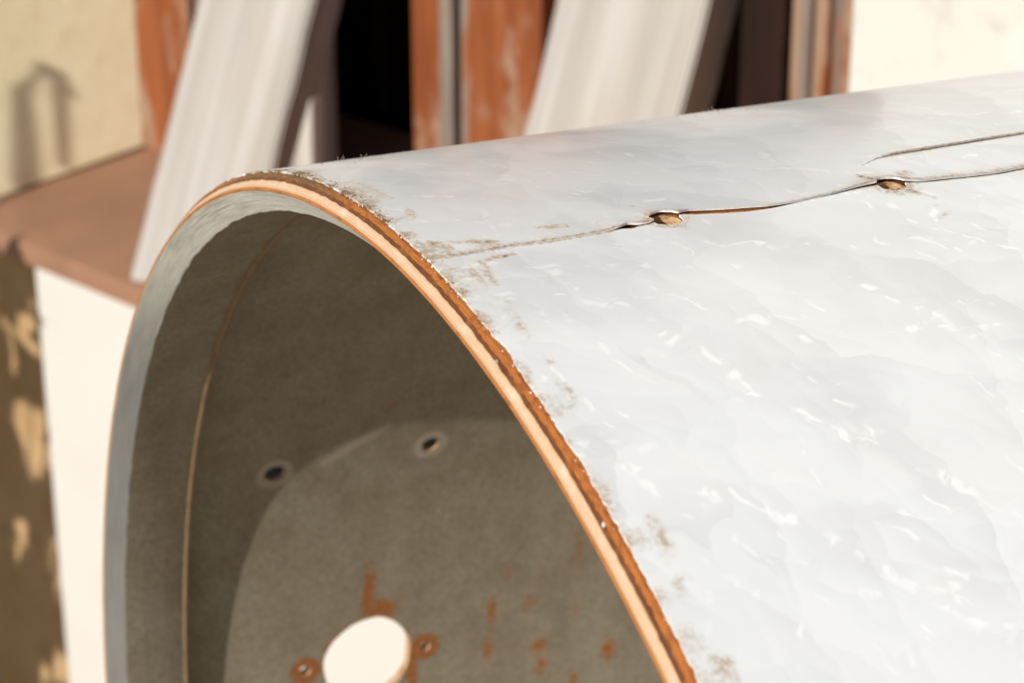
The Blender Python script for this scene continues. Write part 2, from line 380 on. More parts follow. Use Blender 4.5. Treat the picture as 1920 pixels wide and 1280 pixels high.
CRACK = np.array([(1.40, 113.5), (1.27, 115.4), (.85, 119.4), (.75, 122.2), (.63, 124.9), (.58, 132.4), (.52, 139.9), (.46, 147.4), (.40, 155), (.38, 162), (.36, 172), (.5, 190)])
cr = resample(np.stack([CRACK[:, 0]*KD, CRACK[:, 1]], 1), .9)
ch = np.interp(cr[:, 1], [113.5, 119, 124, 130, 150, 175, 190], [.02, .05, .14, .26, .32, .2, .03])
crack_loop = np.concatenate([np.stack([cr[:, 0]-ch, cr[:, 1]], 1), np.stack([cr[:, 0]+ch, cr[:, 1]], 1)[::-1]])

# --- pearl wrap (upper and lower sheet meeting at the seam)
ru = np.concatenate([np.arange(-UE, -160, 9.), np.arange(-160, 235, .55), np.arange(235, UE, 9.), [UE]])
rim = np.array([(u, .15+max(0, fbm(u, 0, .5, 4, 2.)+.10)*.9+max(0, noise.noise((u*.09, 3.3, 1))-.34)*3.5) for u in ru])
rim[0, 1] = rim[-1, 1] = .3
back = np.array([(u, DEPTH) for u in np.arange(UE, -UE-1, -9.)]); back[-1, 0] = -UE
outer = np.concatenate([rim, back])
loops = [outer, crack_loop]+[circle(*h, n=44, jit=.35, seed=i*3.1) for i, h in enumerate(H_TOP)]
loops += [circle(*VENT, n=60, jit=.5)]+[circle(u, y, r, 20) for u, y, r in SCREW]
gp = grid_pts([(-60, 95, .9, 185, 1.15), (-160, 232, 1.0, 262, 2.0), (-UE+6, UE-6, 3.0, DEPTH-3, 9.0)],
              avoid=[(seam_up, .32), (seam_dn, .32), (np.r_[cr[:1], cr], .6), (rim, .42)]+[(np.r_[l, l[:1]], .35) for l in loops[2:]])
P, T = cdt(loops, [seam_up, seam_dn], gp)
cen = P[T].mean(1)
drop = ~in_poly(cen, outer) | in_poly(cen, crack_loop)
for l in loops[2:]: drop |= in_poly(cen, l)
su = np.interp(cen[:, 1], seam_up[:, 1], seam_up[:, 0]); sd = np.interp(cen[:, 1], seam_dn[:, 1], seam_dn[:, 0])
up_side = cen[:, 0] < su; dn_side = cen[:, 0] > sd
ps = np.interp(P[:, 1], seam_c[:, 1], seam_c[:, 0]); du = P[:, 0]-ps; y = P[:, 1]
# lifted and puckered edges
lift_u = np.interp(y, [0, 20, 40, 46, 50, 58, 70, 90, 104, 112, 122, 150, 372], [.05, .10, .35, .95, .55, .45, .30, .25, .75, .60, .30, .2, .1])
lift_d = np.interp(y, [0, 40, 47, 60, 90, 103, 112, 130, 372], [.03, .1, .15, .10, .22, .30, .12, .12, .05])
def holelift(hs): 
    q = np.zeros(len(P))
    for (hu, hy, hr), am in hs: q += am*np.exp(-np.maximum(0, np.hypot(P[:, 0]-hu, P[:, 1]-hy)-hr)/2.6)
    return q
rough = np.array([fbm(a, b, .018, 3, 4.) for a, b in P])*.05
r_u = R+lift_u*np.exp(-np.maximum(0, -du)/4.0)+holelift([(H_TOP[0], .45), (H_TOP[1], .40)])+rough
r_d = R+lift_d*np.exp(-np.maximum(0, du)/3.0)+holelift([(H_TOP[0], .15), (H_TOP[1], .15)])+rough
dc = seg_dist(P, cr); lift_c = np.interp(y, [112, 125, 150, 190], [0, .45, .5, .1])*np.exp(-dc/5.0)*(P[:, 0] < np.interp(y, cr[:, 1], cr[:, 0]))
r_u = r_u+lift_c
# brown dirt: along the seam, the rim, the hoop's mark and a few smears
near = (P[:, 0] > -165) & (P[:, 0] < 235) & (y < 200)
n1 = np.zeros(len(P)); n2 = np.zeros(len(P))
for i in np.nonzero(near)[0]:
    n1[i] = fbm(P[i, 0], P[i, 1], .11, 4, 1.); n2[i] = fbm(P[i, 0]*.6, P[i, 1], .04, 3, 7.)
deg = P[:, 0]/KD
ka = np.interp(y, [0, 12, 28, 46, 58, 63, 74, 82, 104, 112, 118, 130, 150, 372], [.55, .85, .8, 1.0, .95, 1.0, 1.0, .95, .9, 1.0, 1.0, 1.05, 1.05, .6])
kw = np.interp(y, [0, 10, 30, 46, 60, 75, 82, 105, 112, 120, 150], [1.4, 1.3, .9, .9, 1.0, .9, .8, .9, 1.3, 1.7, 1.6])
dirt_shade = np.where(du < 0, np.exp(-np.abs(du)/kw), np.exp(-np.abs(du)/(kw*.35)))*ka
dirt_shade += .30*np.exp(-np.abs(du+3)/5.0)*np.clip(n1*3+.1, 0, 1)*(y < 45)
for (hu, hy, hr), am in ((H_TOP[0], .75), (H_TOP[1], .95)):
    dh = np.hypot(P[:, 0]-hu, P[:, 1]-hy)-hr
    dirt_shade += am*np.exp(-np.maximum(dh, 0)/.9)+.5*am*np.exp(-np.maximum(dh, 0)/3.5)*np.clip(n1*3.5+.15, 0, 1)
rimamp = np.interp(deg, [-16, -8, -2, 3, 8, 14, 22, 30, 45], [1.7, 1.6, 1.2, 1.2, .85, .5, .5, .5, .4])
dirt_shade += rimamp*np.exp(-y/np.interp(deg, [-16, -4, 4, 12, 30], [3.2, 3.0, 3.4, 2.2, 1.6]))*np.clip(n1*2.6+.55, 0, 1)
hm = np.interp(deg, [-20, -3, 0, 8, 14, 18, 22, 26, 30, 40], [0, .25, .55, .35, .35, .5, .8, .7, .75, .6])
dirt_shade += 1.0*hm*np.exp(-((y-6.6-n2*2.5)/1.2)**2)*np.clip(n1*4+n2*3+.2, 0, 1)+.5*hm*(deg > 12)*np.exp(-((y-4.2)/2.6)**2)*np.clip(n1*3+.15, 0, 1)
for au, ay, bu, by, wd, am in ((1.2, 1, 3.9, 6.5, 1.2, .8), (5.4, 10, 5.2, 18, .8, .7), (5.4, 10, 7.6, 9, .7, .55), (4.9, 114.8, 6.3, 119, .7, .95), (6.0, 119, 5.6, 123, .6, .6),
      (3.3, 116.5, 2.9, 121, 1.6, .5), (2.7, 109, 3.5, 110.5, .7, .9), (3.2, 9, 3.9, 18, .9, .5), (2.6, 22, 3.3, 34, 1.0, .35), (8.0, 112, 7.4, 118, .9, .35), (22.6, 13.9, 22.7, 14.2, .55, 1.3),
      (7.0, 110, 6.6, 121, .8, .35), (-2, 52, .6, 50, .35, .5), (.6, 50, 2.3, 53, .35, .45), (9, 8, 11, 7.4, 1.2, .5), (12.8, 6, 13.6, 7, .9, .6)):
    dirt_shade += am*np.exp(-(seg_dist(P, [(au*KD, ay), (bu*KD, by)])/wd)**2)*np.clip(.6+n1*2.2, 0, 1.2)
dirt_shade += np.interp(y, [117, 121, 126], [0, .5, 1.2])*np.exp(-dc/.4)  # crack lips: shadow painted in with the dirt colours
for hu, hy, hr in H_TOP: dirt_shade *= np.clip((np.hypot(P[:, 0]-hu, P[:, 1]-hy)-hr-.1)/.6, .35, 1)
dirt_shade = np.clip(dirt_shade, 0, 1.2)
for nm, sel, rr in (('upper_wrap', up_side & ~drop, r_u), ('lower_wrap', dn_side & ~drop, r_d)):
    link('pearl_wrap', sheet('pearl_wrap', P, T[sel], rr, rr-.5, None, {'dirt_shade': dirt_shade}), (PEARL, PEARL, CHIP), drum)
    me = bpy.context.scene.objects[-1].data if False else COL.objects[-1].data
    for pl_ in me.polygons:
        if pl_.material_index == 2:
            c = pl_.center; q = np.array([[math.atan2(c.x, c.z)*R, c.y*1000]])
            if c.y > .113 and seg_dist(q, cr)[0] < 1.5: pl_.material_index = 1
            elif c.y < .004 and noise.noise((q[0, 0]*.8, 1.5, 4)) > -.15-.8*(q[0, 0] < 18): pl_.material_index = 1

# --- plies: rings cut to the sloping bearing edge
def slope_y(r): return -(R-r)/(R-275.97)*3.86 if r >= 275.97 else -3.86+(275.97-r)*1.055
NSEG = 1500; TH = np.arange(NSEG)*2*math.pi/NSEG-math.pi
def lathe(name, prof, mats, jits=None, tilt=0.0):
    """closed profile of (r, y); jits gives every profile point a radius offset per angle"""
    k = len(prof); V = np.zeros((k, NSEG, 3)); pl = np.r_[0, np.cumsum(np.hypot(*np.diff(np.array(prof), axis=0).T))]
    uv = np.zeros((k, NSEG+1, 2))
    for i, (r, y) in enumerate(prof):
        j = jits[i] if jits is not None and jits[i] is not None else 0*TH
        rr = r+j; yv = y+(j*(.96 if r >= 275.97 else -1.055) if jits is not None and jits[i] is not None else 0)
        V[i] = np.stack([rr*np.sin(TH), yv+0*TH, rr*np.cos(TH)], 1)*MM
    F = []; UVL = []
    for i in range(k):
        i2 = (i+1) % k
        for s in range(NSEG):
            s2 = (s+1) % NSEG
            F.append((i*NSEG+s, i2*NSEG+s, i2*NSEG+s2, i*NSEG+s2))
            v0 = pl[i]; v1 = pl[i2] if i2 else pl[-1]+2
            u0 = TH[s]*R; u1 = u0+2*math.pi*R/NSEG
            UVL += [(u0, v0), (u0, v1), (u1, v1), (u1, v0)]
    me = bpy.data.meshes.new(name); me.from_pydata(V.reshape(-1, 3).tolist(), [], F)
    me.uv_layers.new(name='uv').data.foreach_set('uv', (np.array(UVL, np.float32)*MM).ravel())
    bm = bmesh.new(); bm.from_mesh(me); bmesh.ops.recalc_face_normals(bm, faces=bm.faces)
    for e in bm.edges:
        if len(e.link_faces) == 2 and e.calc_face_angle() > rad(28): e.smooth = False
    bm.to_mesh(me); bm.free()
    return link(name, me, mats, drum)
def rj(sc, amp, seed, oct=3): return np.array([fbm(math.cos(t)*R, math.sin(t)*R, sc, oct, seed) for t in TH])*amp
bounds = [(279.5, rj(.35, .20, 1., 3)), (278.70, rj(.75, .50, 2., 4)+rj(.1, .3, 22., 2)), (278.02, rj(.35, .34, 3., 3)), (276.50, rj(.06, .14, 4., 2)), (275.66, rj(.10, .06, 5., 2)), (275.46, rj(.1, .08, 6., 2))]
for (ra, ja), (rb, jb), nm, mt in zip(bounds[:-1], bounds[1:], ('outer_ply', 'glue_layer', 'core_ply', 'inner_ply', 'veneer_ply'), (ORANGE_PLY, DARK_PLY, CREAM_PLY, TAN_PLY, PALE_PLY)):
    eps = .012 if nm in ('glue_layer', 'inner_ply') else 0.0
    n = 4; pr = []; js = []
    for q in range(n+1):
        t = q/n; r = ra+(rb-ra)*t; pr.append((r, slope_y(r)+(eps*2-.02 if 0 < q < n else 0))); js.append(ja*(1-t)+jb*t)
    pr += [(rb, 20.0), (ra, 20.0)]; js += [None, None]
    lathe(nm, pr, (mt,), js)
# --- reinforcement ring with the sanded inner bevel
ap = rj(.1, .08, 6., 2); be = rj(.12, .55, 11., 3)
pr = [(275.46, slope_y(275.46))]+[(275.46+(269.95-275.46)*t, slope_y(275.46)+(2.49-slope_y(275.46))*t) for t in (.2, .4, .6, .8)]+[(269.95, 2.49)]
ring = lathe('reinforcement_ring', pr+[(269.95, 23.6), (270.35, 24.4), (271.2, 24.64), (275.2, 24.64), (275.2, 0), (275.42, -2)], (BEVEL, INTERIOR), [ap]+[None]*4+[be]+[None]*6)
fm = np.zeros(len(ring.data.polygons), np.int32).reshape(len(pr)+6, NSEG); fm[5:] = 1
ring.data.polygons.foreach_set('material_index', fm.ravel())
for nm in ('stain', 'dust'): ring.data.attributes.new(nm, 'FLOAT', 'POINT')
tp = np.linspace(0, 2*math.pi, 9)[:-1]
bead = lathe('worn_arris', [(270.4+1.0*math.cos(a), 24.0+1.0*math.sin(a)) for a in tp], (BEAD,), [rj(.04, .25, 31.)]*8)

# --- shell body behind the cut plies
loops = [circle(*h, n=36, jit=.25, seed=i*2.) for i, h in enumerate(H_TOP)]+[circle(u, y, r, 24) for u, y, r in H_BOLT]
vl = circle(*VENT, n=72, jit=.9, seed=2.2); loops += [vl]+[circle(u, y, r, 24, .25, 4.) for u, y, r in SCREW]
box = np.concatenate([[(u, 20.0) for u in np.linspace(-UE, UE, 260)], [(u, DEPTH-.3) for u in np.linspace(UE, -UE, 160)]])
gp = grid_pts([(-480, -290, 25, 225, 1.5), (-6, 30, 40, 200, 1.5), (-UE+5, UE-5, 24, DEPTH-4, 7.0)], avoid=[(np.r_[l, l[:1]], .5) for l in loops])
P, T = cdt([box]+loops, [], gp); cen = P[T].mean(1); drop = ~in_poly(cen, box)
for l in loops: drop |= in_poly(cen, l)
y = P[:, 1]; a = P[:, 0]; stain = np.zeros(len(P)); dust = np.zeros(len(P))
for th, yc, hu, hy, am in ((-86.3, 145.3, 9, 2.2, 1.0), (-89.8, 144.0, 7, 2.6, 1.0), (-83.0, 151.5, 6, 1.8, .8), (-84.8, 148.0, 4, 1.6, .6), (-86.4, 161.4, 6, 3.6, .75), (-82.6, 181.2, 10, 2.0, .75), (-80.8, 180.0, 5, 1.3, .7),
      (-90.5, 165.6, 4.5, 5, .95), (-92.2, 195.6, 6, 4.0, 1.1), (-92.3, 166.7, 6, 4, .8), (-87.8, 180.2, 5, 2.0, .6), (-94.3, 180, 5, 3.0, .9), (-84, 165, 4, 2, .45), (-78, 160, 5, 2, .35),
      (-82.3, 95.0, 13, 3.0, 1.3), (-81.0, 95.6, 6, 3.2, 1.1), (-84.0, 100.5, 5.5, 7.0, 1.3), (-86.2, 80.0, 6, 3.0, .6), (-90.5, 113.0, 12, 2.6, 1.3), (-63.5, 95.2, 4, 1.2, .6), (-72.8, 181, 3, 1.2, .3)):
    stain = np.maximum(stain, am*np.exp(-(((a-th*KD)/hu)**2+((y-yc)/hy)**2)))
stain = np.maximum(stain, np.exp(-(seg_dist(P, cr)/4)**4)); stain = np.maximum(stain, np.interp(y, [0, 60, 76, 90, 110, 372], [.5, .1, .1, .7, .6, .6])*np.exp(-(seg_dist(P, seam_c)/5)**4))  # first term darkens the crack bed in place of shadow
for (hu, hy, hr) in SCREW:
    d = np.hypot(a-hu, y-hy); stain = np.maximum(stain, 1.4*np.exp(-(d/6.0)**8))
dv = np.hypot(a-VENT[0], y-VENT[1])-VENT[2]; stain = np.maximum(stain, .95*np.exp(-(np.maximum(dv, 0)/1.0)))
for (hu, hy, hr) in H_BOLT:
    d = np.hypot(a-hu, y-hy); dust = np.maximum(dust, 1.2*np.exp(-((d-hr-2.0)/1.2)**2)); stain = np.maximum(stain, .55*np.exp(-((d-5.8)/1.6)**2)*((a-hu) < 0))
dust = np.maximum(dust, .8*np.exp(-(seg_dist(P, [(-68.4*KD, 74), (-66.4*KD, 90), (-65.8*KD, 96)])/2.0)**2))
rin = np.full(len(P), 275.2)                      # wood torn out on the inside round the two top holes
for k_, (hu, hy, hr) in enumerate(H_TOP):
    d = np.hypot(a-hu, y-hy)-hr; an = np.arctan2(a-hu, y-hy)
    rin += np.exp(-np.maximum(d, 0)/1.6)*np.clip(2.1+.9*np.sin(an*2+k_*2)+np.array([noise.noise((math.cos(q)*2.5, math.sin(q)*2.5, k_*4.)) for q in an])*1.1, .6, 3.2)*(np.abs(a) < 60)
link('shell_body', sheet('shell_body', P, T[~drop], R-.7, rin, None, {'stain': stain, 'dust': dust}), (GLUED_WOOD, INTERIOR, CUT_WOOD), drum)
# bolts still sitting in two of the inner holes
for hu, hy, hr in H_BOLT:
    bm = bmesh.new(); th = hu/R; ax = Vector((math.sin(th), 0, math.cos(th)))
    q = ax.to_track_quat('Z', 'Y').to_matrix().to_4x4()
    for (r0, r1, za, zb) in ((hr-.5, hr-.5, 276.4, 282.0), (hr-.5, hr-1.1, 276.4, 275.9), (hr+3, hr+2.4, 280.6, 283.5)):
        m = Matrix.Translation((ax*((za+zb)/2)+Vector((0, hy, 0)))*MM) @ q
        bmesh.ops.create_cone(bm, cap_ends=True, segments=20, radius1=r0*MM if za < zb else r1*MM, radius2=r1*MM if za < zb else r0*MM, depth=abs(zb-za)*MM, matrix=m)
    me = bpy.data.meshes.new('bolt'); bm.to_mesh(me); bm.free(); link('bolt', me, (BOLT,), drum, smooth=False)
# splinter of the ring joint and small chips on the cut edge
def blob(bm, c, r, sq=(1, 1, 1)):
    m = Matrix.Translation(c) @ Matrix.Rotation(random.random()*6, 4, Vector((random.random(), random.random(), 1)).normalized()) @ Matrix.Diagonal((*[r*q for q in sq], 1))
    g = bmesh.ops.create_icosphere(bm, subdivisions=1, radius=1, matrix=m)
    for v in g['verts']: v.co += Vector([random.uniform(-.22, .22)*r for _ in range(3)])
def rimpt(deg, r, y=None):
    t = rad(deg); return Vector((r*math.sin(t), slope_y(r) if y is None else y, r*math.cos(t)))*MM
for dg, r, sz in ((22.4, 278.6, .00055), (12.6, 278.3, .0005)):
    bm = bmesh.new(); blob(bm, rimpt(dg, r), sz, (1, 1, .8)); me = bpy.data.meshes.new('chip'); bm.to_mesh(me); bm.free(); link('chip', me, (CHIP if dg > 20 else LINT,), drum)
bm = bmesh.new(); ks = [(27.2, 0), (27.7, .5), (28.1, 1.6), (28.5, 3.0), (29.2, 3.8), (30.2, 3.6), (31.2, 2.0), (32, .2)]
rows = [[bm.verts.new(rimpt(t, r, yv)) for r, yv in ((276.0, -3.7), (275.9-w_, -3.3+w_*.35), (275.9-w_, -1.2+w_*.7), (276.0, -.5))] for t, w_ in ks]
for q0, q1 in zip(rows[:-1], rows[1:]):
    for k in range(4): bm.faces.new((q0[k], q0[(k+1) % 4], q1[(k+1) % 4], q1[k]))
bm.faces.new(rows[0][::-1]); bm.faces.new(rows[-1]); bmesh.ops.recalc_face_normals(bm, faces=bm.faces)
uvl = bm.loops.layers.uv.new('uv')
for f in bm.faces:
    for l in f.loops: l[uvl].uv = (l.vert.co.x, l.vert.co.y+l.vert.co.z)
me = bpy.data.meshes.new('splinter'); bm.to_mesh(me); bm.free(); link('splinter', me, (TAN_PLY,), drum, smooth=False)
# crumbs of dirt and flaked plastic along the top of the edge (uncountable)
bm = bmesh.new(); bm2 = bmesh.new()
for i in range(220):
    dg = random.choice((random.gauss(-10, 5), random.uniform(-16, 8)))
    yq = abs(random.gauss(0, 1.6)); rr = 280.05 if yq > .5 else random.uniform(278.7, 279.9)
    blob(bm, rimpt(dg, rr, yq if yq > .5 else slope_y(rr)-.05), random.uniform(.00005, .00015), (1.6, 1, .6))
for i in range(90):
    dg = random.choice((random.uniform(-9, 12), random.uniform(2, 34)))
    rr = random.uniform(279.35, 279.95); blob(bm2, rimpt(dg, rr, random.uniform(-.5, .7)), random.uniform(.00006, .0002), (1.8, 1, .7))
for b_, nm, mt in ((bm, 'dirt_crumbs', DIRT), (bm2, 'plastic_flakes', CHIP)):
    me = bpy.data.meshes.new(nm); b_.to_mesh(me); b_.free(); o = link(nm, me, (mt,), drum); o['kind'] = 'stuff'
# fibres of lint caught on the ridge
cu = bpy.data.curves.new('lint', 'CURVE'); cu.dimensions = '3D'; cu.bevel_depth = .00005; cu.bevel_resolution = 1
for i in range(46):
    yq = random.choice((random.gauss(22, 4), random.gauss(120, 7), random.uniform(4, 130))); dg = random.gauss(-15.5, 1.2)
    p = Vector((280.1*math.sin(rad(dg)), max(yq, 1), 280.1*math.cos(rad(dg)))); up = Vector((math.sin(rad(dg)), 0, math.cos(rad(dg))))
    sp = cu.splines.new('POLY'); sp.points.add(7); L = random.uniform(.3, 1.0); dr = Vector((random.uniform(-1, 1), random.uniform(-1, 1), random.uniform(-.1, .6)))
    for k in range(8):
        q = p*MM; sp.points[k].co = (*q, 1); dr += Vector([random.uniform(-.7, .7) for _ in range(3)]); dr.normalize(); p = p+dr*L*.25
        h = (Vector((p.x, 0, p.z))).length
        if h < 280.1: p = Vector((p.x*280.15/h, p.y, p.z*280.15/h))
o = bpy.data.objects.new('lint', cu); COL.objects.link(o); cu.materials.append(LINT); o.parent = drum; o.location = -drum.location; o['kind'] = 'stuff'

# ------------------------------------------------------------------ house front: facade frame of reference
PC = Vector((-1.704306, 0.251717, -0.270215)); B = Vector((0.930124, 0.367245, 0)); N = Vector((0.367245, -0.930124, 0)); ZS = PC.z
GZ = ZS-.86
def fp(s, d, z): return PC+B*s+N*d+Vector((0, 0, z))
def prism(bm, quad, z0, z1, fn=fp):
    """quad of (s, d) corners extruded between heights"""
    lo = [bm.verts.new(fn(s, d, z0)) for s, d in quad]; hi = [bm.verts.new(fn(s, d, z1)) for s, d in quad]
    n = len(quad); fs = [bm.faces.new(lo[::-1]), bm.faces.new(hi)]
    for i in range(n): fs.append(bm.faces.new((lo[i], lo[(i+1) % n], hi[(i+1) % n], hi[i])))
    return fs
def boxuv(bm):
    uvl = bm.loops.layers.uv.new('uv')
    for f in bm.faces:
        for l in f.loops:
            r = l.vert.co-PC; l[uvl].uv = (r.dot(B)+r.dot(N)*.73, r.z)
def done(bm, name, mats, parent=None, bevel=0.0, uv=True):
    bmesh.ops.recalc_face_normals(bm, faces=bm.faces)
    if bevel: bmesh.ops.bevel(bm, geom=bm.edges[:], offset=bevel, segments=2, affect='EDGES', profile=.6)
    if uv: boxuv(bm)
    me = bpy.data.meshes.new(name); bm.to_mesh(me); bm.free()
    return link(name, me, mats, parent, smooth=False)
def fbox(name, s0, s1, d0, d1, z0, z1, mt, parent=None, bevel=.0):
    bm = bmesh.new(); prism(bm, [(s0, d0), (s1, d0), (s1, d1), (s0, d1)], z0, z1); return done(bm, name, (mt,), parent, bevel)
REC = .1424; SLOPE = .222; LINT_Z = 1.55; TOPZ = 2.6; WR = .998
wall = thing('house_wall', 'cream rendered house wall around the window opening', 'wall', tuple(fp(.5, -.2, -.86)))
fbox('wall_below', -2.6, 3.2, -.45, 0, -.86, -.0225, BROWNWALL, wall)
fbox('wall_beside', WR, 3.2, -.45, 0, .0, TOPZ, FACADE, wall)
bm = bmesh.new(); prism(bm, [(-2.6, -.45), (-2.6, 0), (0, 0), (.0547, -REC), (.0547, -.45)], 0, TOPZ)
for v in bm.verts:
    if v.co.z < ZS+.01: v.co.z = ZS+.002-SLOPE*max(-REC, (v.co-PC).dot(N))*1.0+(.003 if (v.co-PC).dot(N) < -.01 else 0)
o = done(bm, 'window_reveal', (REVEAL,), wall); o['label'] = 'yellowish reveal left of the window with plant shadows'
fbox('wall_above', .0550, WR, -.45, 0, LINT_Z, TOPZ, FACADE, wall)
# the room behind the window
bm = bmesh.new()
for q in ((-.6, -3.2, -.86, TOPZ),):
    prism(bm, [(-1.5, -3.2), (2.5, -3.2), (2.5, -.452), (-1.5, -.452)], -.8, TOPZ)
bmesh.ops.recalc_face_normals(bm, faces=bm.faces)
front = [f for f in bm.faces if abs((f.calc_center_median()-PC).dot(N)+.452) < .01]; bmesh.ops.delete(bm, geom=front, context='FACES')
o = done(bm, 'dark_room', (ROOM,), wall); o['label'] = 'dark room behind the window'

bm = bmesh.new(); q = [bm.verts.new(fp(s, d, -SLOPE*d+dz)) for s in (-.16, 1.12) for d, dz in ((.037, 0), (-.29, 0), (-.29, -.02), (.037, -.0205))]
for f in ((0, 1, 2, 3), (7, 6, 5, 4), (0, 4, 5, 1), (1, 5, 6, 2), (2, 6, 7, 3), (3, 7, 4, 0)): bm.faces.new([q[i] for i in f])
sl_ = done(bm, 'window_sill', (SILL,), None, .003)
tag(sl_, 'brown painted window sill jutting out under the leaning planks', 'window sill')
pn = fbox('white_panel', .117, 1.0, .002, .0355, -.858, -.0285, PANEL, None, .002)
tag(pn, 'sunlit white panel standing under the brown window sill', 'panel')

win = thing('old_window', 'old window with peeling orange brown paint behind the planks', 'window', tuple(fp(.45, -.25, 0)))
def strip(name, s0, s1, d, mt, th=.04, lab=None):
    o = fbox(name, s0, s1, d-th, d, .0335, LINT_Z, mt, win, .0025)
    if lab: o['label'] = lab
    return o
strip('frame_post', .0551, 0.1365, -REC, PAINT); strip('frame_moulding', 0.1369, 0.1450, -.151, GREYWOOD)
strip('casement_stile', 0.1454, 0.3185, -.154, PALEWOOD, .012, 'flaking whitish stile')
strip('casement_stile', 0.4347, 0.4727, -.150, PAINT); strip('casement_moulding', 0.4731, 0.4888, -.145, GREYWOOD, .012)
strip('casement_moulding', 0.4964, 0.5090, -.147, GREYWOOD, .03); strip('casement_stile', 0.5094, 0.5942, -REC, PAINT, .02); strip('casement_moulding', 0.5946, 0.6120, -.158, REDWOOD, .015)
strip('casement_stile', 0.8373, 0.8470, -.150, PAINT); strip('casement_moulding', 0.8474, 0.8565, -.147, GREYWOOD, .015)
strip('frame_moulding', 0.8603, 0.8731, -.146, PAINT); strip('frame_moulding', 0.8735, 0.8871, -.151, GREYWOOD); strip('frame_post', 0.8875, .9975, -REC, PAINT)
for s0, s1 in ((0.3189, 0.4343), (0.6130, 0.8369)):
    fbox('bottom_rail', s0, s1, -.205, -.168, .033, .062, REDWOOD, win); fbox('top_rail', s0, s1, -.205, -.168, LINT_Z-.06, LINT_Z, REDWOOD, win)

for i in range(9):  # boards added behind the openings, coloured to give the gaps their darkness
    fbox('added_gap_board', -.02+i*.105, .081+i*.105, -.40-.008*(i % 2), -.38-.008*(i % 2), .035, LINT_Z-.02, GAP_DARK, win)

# ------------------------------------------------------------------ two planks leaning on the sill
def plank(s, lean, al, W, Th, L, label, seed):
    u = Vector((0, 0, 1))*math.cos(rad(lean))+azv(44)*math.sin(rad(lean))
    wv = azv(al); wv = (wv-u*wv.dot(u)).normalized(); nf = wv.cross(u)
    if nf.dot(CAM-PC) < 0: nf = -nf
    low = min((wv*W).z, 0)+min((nf*-Th).z, 0)
    o0 = fp(s, .03, 0)+u*((.001-low)/u.z)
    bm = bmesh.new(); K = 26; rows = []; rnd = random.Random(seed)
    for k in range(K+1):
        t = k/K; e = [rnd.uniform(-.0008, .0008) for _ in range(4)]; wob = .002*math.sin(t*5+seed)
        rows.append([bm.verts.new(o0+u*(t*L)+wv*(q*W+e[i])+nf*(-h*Th+wob)) for i, (q, h) in enumerate(((0, 0), (1, 0), (1, 1), (0, 1)))])
    for a, b in zip(rows[:-1], rows[1:]):
        for i in range(4): bm.faces.new((a[i], a[(i+1) % 4], b[(i+1) % 4], b[i]))
    for v in rows[0]:                      # the foot is cut to stand flush on the sloping sill
        c = v.co-PC; h = c.z+SLOPE*c.dot(N)-.0006; v.co -= u*(h/(u.z+SLOPE*u.dot(N)))
    bm.faces.new(rows[0][::-1]); bm.faces.new(rows[-1]); bmesh.ops.recalc_face_normals(bm, faces=bm.faces)
    le = [e for e in bm.edges if len(e.link_faces) == 2 and e.calc_face_angle() > rad(45)]
    bmesh.ops.bevel(bm, geom=le, offset=.0022, segments=2, affect='EDGES')
    uvl = bm.loops.layers.uv.new('uv')
    for f in bm.faces:
        for l in f.loops:
            r = l.vert.co-o0; l[uvl].uv = (r.dot(wv)+r.dot(nf)*.6+seed, r.dot(u))
    me = bpy.data.meshes.new('leaning_plank'); bm.to_mesh(me); bm.free()
    return tag(link('leaning_plank', me, (PLANK,), smooth=False), label, 'plank', 'planks leaning on the window sill')
plank(.2586, 21, 120, .1187, .0438, .62, 'weathered grey plank leaning at the left end of the sill, foot in view', 3.)
plank(.6720, 19.5, 120, .1220, .0535, .66, 'weathered grey plank leaning at the right, its foot hidden by the drum', 8.)

bm = bmesh.new(); pz = [(.385, .0128), (.419, .0128), (.4230, .176), (.4212, .176), (.3946, .112), (.385, .09)]
f0 = [bm.verts.new(fp(q, -.045, z)) for q, z in pz]; f1 = [bm.verts.new(fp(q, -.055, z)) for q, z in pz]
bm.faces.new(f0); bm.faces.new(f1[::-1])
for i in range(6): bm.faces.new((f0[i], f1[i], f1[(i+1) % 6], f0[(i+1) % 6]))
tag(done(bm, 'wood_offcut', (PALEWOOD,)), 'pale pointed wood offcut standing on the sill right behind the left plank', 'wood offcut')

# ------------------------------------------------------------------ ground, bench under the drum, shrub that shades the wall
bm = bmesh.new(); vs = [bm.verts.new((x, y, GZ)) for x, y in ((-60, -60), (60, -60), (60, 60), (-60, 60))]; bm.faces.new(vs)
g = done(bm, 'ground', (GROUND,), uv=False); g['kind'] = 'structure'
bench = thing('work_bench', 'plain wooden bench carrying the drum shell', 'bench', (0, .2, GZ))
def wbox(name, x0, x1, y0, y1, z0, z1, mt, parent):
    bm = bmesh.new(); bmesh.ops.create_cube(bm, size=1, matrix=Matrix.Translation(((x0+x1)/2, (y0+y1)/2, (z0+z1)/2)) @ Matrix.Diagonal((x1-x0, y1-y0, z1-z0, 1)))
    return done(bm, name, (mt,), parent, .003)
wbox('bench_top', -.36, .36, -.06, .43, -.316, -.2808, TABLE, bench)
for x in (-.33, .28):
    for yq in (-.03, .35): wbox('leg', x, x+.05, yq, yq+.05, GZ, -.3162, TABLE, bench)

